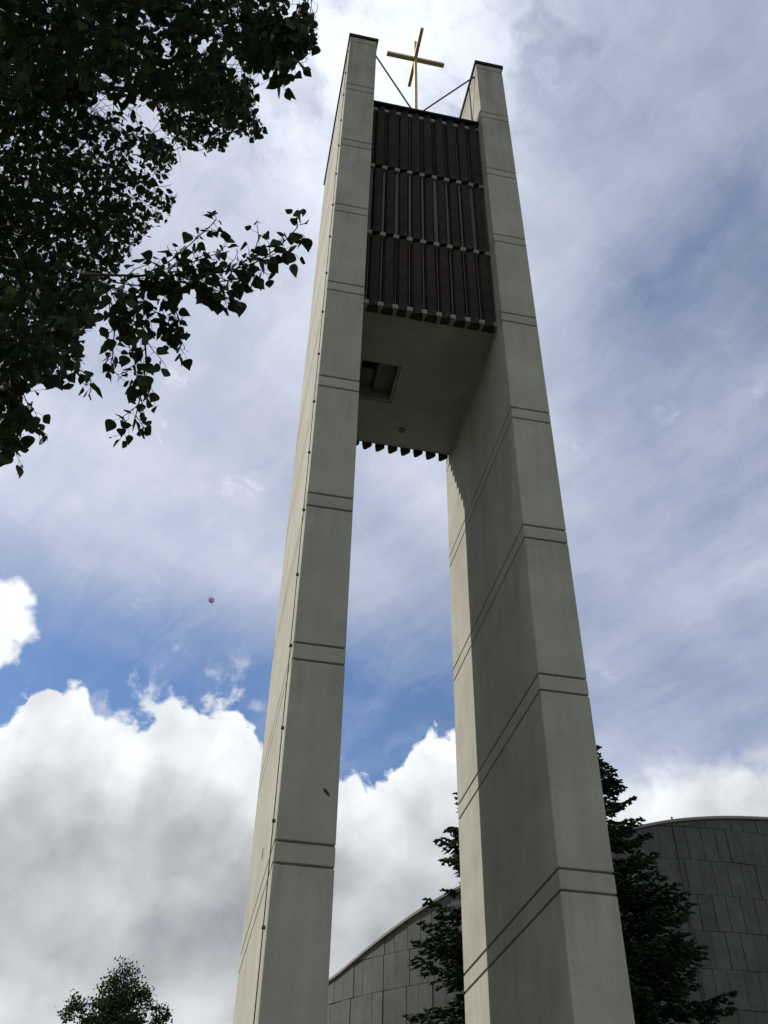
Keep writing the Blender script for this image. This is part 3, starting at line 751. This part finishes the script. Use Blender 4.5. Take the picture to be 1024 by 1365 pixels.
# near sprays whose single leaves show
n_hero0 = len(leaves)
HL = .071
spray([(110, 366), (200, 368), (290, 365), (345, 350), (380, 322), (396, 304)], [6.0, 5.95, 5.9, 5.85, 5.8, 5.8], .009, .060, .22, 5, HL, 1.0)
spray([(120, 372), (165, 388), (190, 430), (196, 480), (186, 535), (178, 566)], [6.0, 5.95, 5.9, 5.9, 5.9, 5.9], .008, .060, .22, 5, HL, 1.05, start=.1)
spray([(150, 376), (215, 385), (238, 420), (236, 452)], [6.05, 6.0, 6.0, 6.0], .005, .075, .15, 5, HL, .8)
spray([(140, 385), (155, 420), (150, 470), (152, 495)], [6.05, 6.0, 6.0, 6.0], .005, .09, .12, 4, HL, .8)
spray([(190, 368), (232, 345), (262, 318), (284, 298)], [5.95, 5.95, 5.95, 5.95], .004, .10, .13, 4, HL * .85, .8, start=.3)
spray([(250, 366), (280, 385), (310, 392)], [5.95, 5.95, 5.95], .004, .09, .14, 5, HL, .8, start=.2)
spray([(170, 372), (215, 360), (255, 350), (290, 338)], [6.0, 5.95, 5.95, 5.95], .004, .07, .13, 5, HL, .9, start=.1)
spray([(130, 376), (180, 400), (215, 420), (228, 440)], [6.1, 6.05, 6.05, 6.05], .004, .07, .14, 5, HL, .9, start=.1)
spray([(200, 370), (250, 378), (300, 375), (335, 368)], [6.05, 6.0, 6.0, 6.0], .004, .08, .13, 5, HL, .8, start=.1)
spray([(310, 362), (338, 338), (345, 318)], [5.9, 5.9, 5.9], .003, .12, .10, 3, HL * .75, .8, start=.3)
spray([(20, 440), (70, 466), (100, 490), (118, 500)], [6.4, 6.35, 6.3, 6.3], .006, .08, .18, 5, HL, .8)
spray([(-30, 470), (10, 520), (24, 560), (12, 600)], [6.4, 6.35, 6.3, 6.3], .006, .075, .19, 5, HL, .8)
spray([(40, 450), (20, 500), (40, 545), (44, 565)], [6.5, 6.45, 6.4, 6.4], .005, .08, .15, 5, HL, .8)
spray([(330, 10), (370, 30), (400, 46), (412, 52)], [7.1, 7.0, 6.9, 6.9], .006, .07, .22, 6, .085, 1.0, mask=main_mask)
spray([(330, 40), (360, 70), (374, 95), (378, 106)], [7.1, 7.0, 7.0, 7.0], .005, .08, .15, 5, .085, .9)
spray([(360, 20), (392, 60), (398, 80)], [7.0, 6.9, 6.9], .005, .08, .16, 5, .085, .9)
n_hero1 = len(leaves)
# the body of the crown: twigs spread through its depth
def fill(n, ulo, uhi, vlo, vhi, dlo, dhi, size, nl, prob=None):
    for _ in range(n):
        u, v = rng.uniform(ulo, uhi), rng.uniform(vlo, vhi)
        if not MAIN(u, v): continue
        if prob is not None and rng.random() > prob(u, v): continue
        dst = rng.uniform(dlo, dhi); P0 = at(u, v, dst)
        out_d = P0 - T(7.5); out_d /= np.linalg.norm(out_d)
        twig(P0, out_d * .7 + rng.normal(0, .55, 3), rng.uniform(.16, .34), nl, size * rng.uniform(.85, 1.1), main_mask, .003)
def lump(u, v):          # clumped foliage: twigs gather in bunches and leave gaps
    q = math.sin(u * .071 + 1.3 * math.sin(v * .043)) * math.sin(v * .083 + 1.1 * math.sin(u * .057 + 1)) + .5 * math.sin(u * .15 + v * .11) * math.sin(v * .19 - u * .07)
    return q
def thin(u, v):          # close near the trunk, loosely leaved towards the right rim
    e_ = np.clip((u - 70) / 110.0, 0, 1); return float(np.clip((1 - .78 * e_) * (1 + 1.0 * lump(u, v) * e_), .05, 1))
def thin2(u, v): return float(np.clip(.75 + .6 * lump(u + 40, v), .1, 1))
fill(1050, -60, 430, -60, 130, 6.9, 9.5, .078, 7, thin2)
fill(1500, -60, 260, 90, 440, 7.4, 10.5, .062, 7, thin)
fill(430, 190, 360, 80, 215, 9.2, 10.8, .062, 7, thin2)
fill(330, -60, 135, 380, 620, 6.3, 8.0, .074, 6)
fill(110, 90, 245, 180, 330, 9.0, 10.8, .056, 6)
# the rest of the crown around the trunk, outside the picture
for _ in range(520):
    v_ = rng.normal(0, 1, 3); v_ /= np.linalg.norm(v_); v_ *= rng.uniform(.35, 1) ** .5
    P0 = np.array([TX - .6, TY + .2, 8.8]) + v_ * np.array([3.6, 3.6, 4.6])
    u, v, w = pix(P0)
    if w > 0 and -90 < u < 1100 and -90 < v < 1450: continue
    twig(P0, v_ + rng.normal(0, .5, 3), rng.uniform(.25, .45), 6, .095, None, .003)
link('branches', bm_mesh(bmB, 'tree_branches', True), M['twig'], near)
# leaves: the ones that show largest are objects, the rest one mass
hero = list(range(n_hero0, n_hero1)); vis = []
for i in hero:
    u, v, w = pix(leaves[i][0])
    if -5 < u < 1024 and -5 < v < 1365: vis.append((leaves[i][4] / w, i))
vis.sort(reverse=True); chosen = {i for _, i in vis[:300]}
lme = []
for V, Fq in LV:
    me = raw_mesh('leaf', V, Fq, True); me.materials.append(M['leaf']); lme.append(me)
rV = [[], [], [], []]; inv = Vector(near.location)
for i, (p, xv, yv, zv, s, k) in enumerate(leaves):
    if i in chosen:
        o = bpy.data.objects.new('leaf', lme[k]); COL.objects.link(o); o.parent = near
        o.matrix_local = Matrix(((xv[0] * s, yv[0] * s, zv[0] * s, p[0] - inv.x), (xv[1] * s, yv[1] * s, zv[1] * s, p[1] - inv.y), (xv[2] * s, yv[2] * s, zv[2] * s, p[2] - inv.z), (0, 0, 0, 1)))
    else: rV[k].append((p, np.stack([xv, yv, zv]) * s))
VV = []; FF = []; base = 0
for k in range(4):
    V, Fq = LV[k]
    if not rV[k]: continue
    Pm = np.array([a for a, b in rV[k]]); Rm = np.array([b for a, b in rV[k]])
    X = np.einsum('vk,nkj->nvj', V, Rm) + Pm[:, None]; VV.append(X.reshape(-1, 3))
    FF.append((Fq[None] + (np.arange(len(Pm)) * len(V))[:, None, None] + base).reshape(-1, 3)); base += len(Pm) * len(V)
tag(link('foliage', raw_mesh('foliage', np.concatenate(VV), np.concatenate(FF), True), M['leaf'], near), kind='stuff')
print('near leaves', len(leaves), 'hero', len(vis))

# ------------------------------------------------------------------ far tree beyond, at the lower left
def far_tree(x, y, H, Rc, seed, label):
    rg = np.random.default_rng(seed); root = tag(empty('deciduous_tree', (x, y, 0)), label, 'tree')
    bm = bmesh.new(); tube(bm, [(x, y, 0), (x + .1, y, 2.5), (x, y + .1, 6), (x + .15, y, H * .86)], [.26, .2, .14, .03], 10)
    P = []
    ctr = []
    for i in range(105):
        t = rg.uniform(0, 1); zc = H * (.36 + .55 * t); rr = Rc * min(1.0, 1.25 * (1 - t) ** .75 + .06) * rg.uniform(.15, 1); a = rg.uniform(0, 2 * PI)
        ctr.append((x + rr * math.cos(a), y + rr * math.sin(a), zc))
    ctr += TIPS if (TIPS := [(x + dx, y, z) for dx, z in ((0, H - .45), (.2, H - .75), (-.2, H - .8), (.5, H - 1.0), (.85, H - 1.3), (1.25, H - 1.6), (-1.2, H - 1.4), (-1.35, H - 1.7), (-.55, H - 1.3), (1.5, H - 1.9), (.1, H - 1.3), (-.9, H - 1.9), (.7, H - 1.9))]) else []
    for cpt in ctr:
        c3 = np.array(cpt); tube(bm, [(x, y, max(2.5, c3[2] - 1.8)), tuple((c3 + np.array([x, y, c3[2] - .6])) / 2), tuple(c3)], [.05, .03, .008], 5, False)
        nn = int(rg.uniform(230, 380)); sz = rg.uniform(.28, .55)
        for _ in range(7):
            d = rg.normal(0, 1, 3); d /= np.linalg.norm(d); d[2] = abs(d[2]) * .8 + .1; e_ = c3 + d * sz * 1.25
            tube(bm, [tuple(c3), tuple(e_)], [.008, .003], 3, False)
            tt = rg.uniform(.1, 1.0, (nn // 7, 1)); P.append(c3 + (e_ - c3) * tt + rg.normal(0, .085, (nn // 7, 3)))
    P = np.concatenate(P); n = len(P)
    yv = rg.normal(0, 1, (n, 3)) + np.array([0, 0, -.3]); yv /= np.linalg.norm(yv, axis=1, keepdims=True)
    xv = np.cross(yv, rg.normal(0, 1, (n, 3))); xv /= np.linalg.norm(xv, axis=1, keepdims=True); zv = np.cross(xv, yv)
    s = rg.uniform(.055, .10, (n, 1, 1)); Rm = np.stack([xv, yv, zv], 1) * s
    V, Fq = simple_leaf(); X = np.einsum('vk,nkj->nvj', V, Rm) + P[:, None]
    FF = (Fq[None] + (np.arange(n) * len(V))[:, None, None]).reshape(-1, 3)
    link('trunk', bm_mesh(bm, 'far_trunk', True), M['bark'], root)
    link('crown', raw_mesh('far_crown', X.reshape(-1, 3), FF), M['leaf_far'], root)
fx, fy = ground_at(-2.75, 33); far_tree(fx, fy, 1.6 + 33 * math.tan(rad(15.9)), 1.75, 5, 'small leafy deciduous tree with a ragged top under the grey cloud, away from the tower')

# ------------------------------------------------------------------ escaped balloon
bp_ = at(282, 800, 58)
bal = tag(empty('balloon', tuple(bp_)), 'tiny pink foil balloon drifting alone in the blue sky', 'balloon')
M['foil'] = simple('pink_foil', (.85, .38, .66), .45, 0, .35, 14)
M['foil_dark'] = simple('dark_foil_rim', (.22, .09, .24), .35, .35, .3, 14)
bm = bmesh.new(); NR, NA = 8, 28; grid = []
for sgn in (1, -1):
    rows_ = []
    for i in range(NR + 1):
        r = .155 * i / NR; rows_.append([bm.verts.new((r * math.cos(2 * PI * k / NA), sgn * .085 * math.sqrt(max(0, 1 - (i / NR) ** 2)) + .004 * math.sin(9 * 2 * PI * k / NA) * i / NR * sgn, r * math.sin(2 * PI * k / NA))) for k in range(NA)])
    for i in range(NR):
        for k in range(NA): bm.faces.new((rows_[i][k], rows_[i][(k + 1) % NA], rows_[i + 1][(k + 1) % NA], rows_[i + 1][k]))
bmesh.ops.remove_doubles(bm, verts=bm.verts[:], dist=.0008); bmesh.ops.recalc_face_normals(bm, faces=bm.faces[:])
env = bpy.data.objects.new('envelope', bm_mesh(bm, 'envelope', True)); env.data.materials.append(M['foil']); COL.objects.link(env); env.parent = bal
bm = bmesh.new(); tube(bm, [(.16 * math.cos(t), 0, .16 * math.sin(t)) for t in np.linspace(0, 2 * PI, 33)], .014, 6, False)
o = bpy.data.objects.new('seam', bm_mesh(bm, 'seam', True)); o.data.materials.append(M['foil_dark']); COL.objects.link(o); o.parent = bal
bm = bmesh.new()
for k in range(5):
    a = k * 2 * PI / 5 + .3; box(bm, .075 * math.cos(a) - .016, .075 * math.cos(a) + .016, -.08, .08, .075 * math.sin(a) - .016, .075 * math.sin(a) + .016)
o = bpy.data.objects.new('printed_spots', bm_mesh(bm, 'printed_spots')); o.data.materials.append(M['foil_dark']); COL.objects.link(o); o.parent = bal
bm = bmesh.new(); tube(bm, [(0, 0, -.19), (.01, 0, -.25), (.03, .02, -.40), (-.01, .03, -.62)], [.012, .004, .002, .002], 5)
o = bpy.data.objects.new('ribbon', bm_mesh(bm, 'ribbon')); o.data.materials.append(M['foil_dark']); COL.objects.link(o); o.parent = bal
bal.rotation_euler = (rad(22), rad(-14), rad(10))
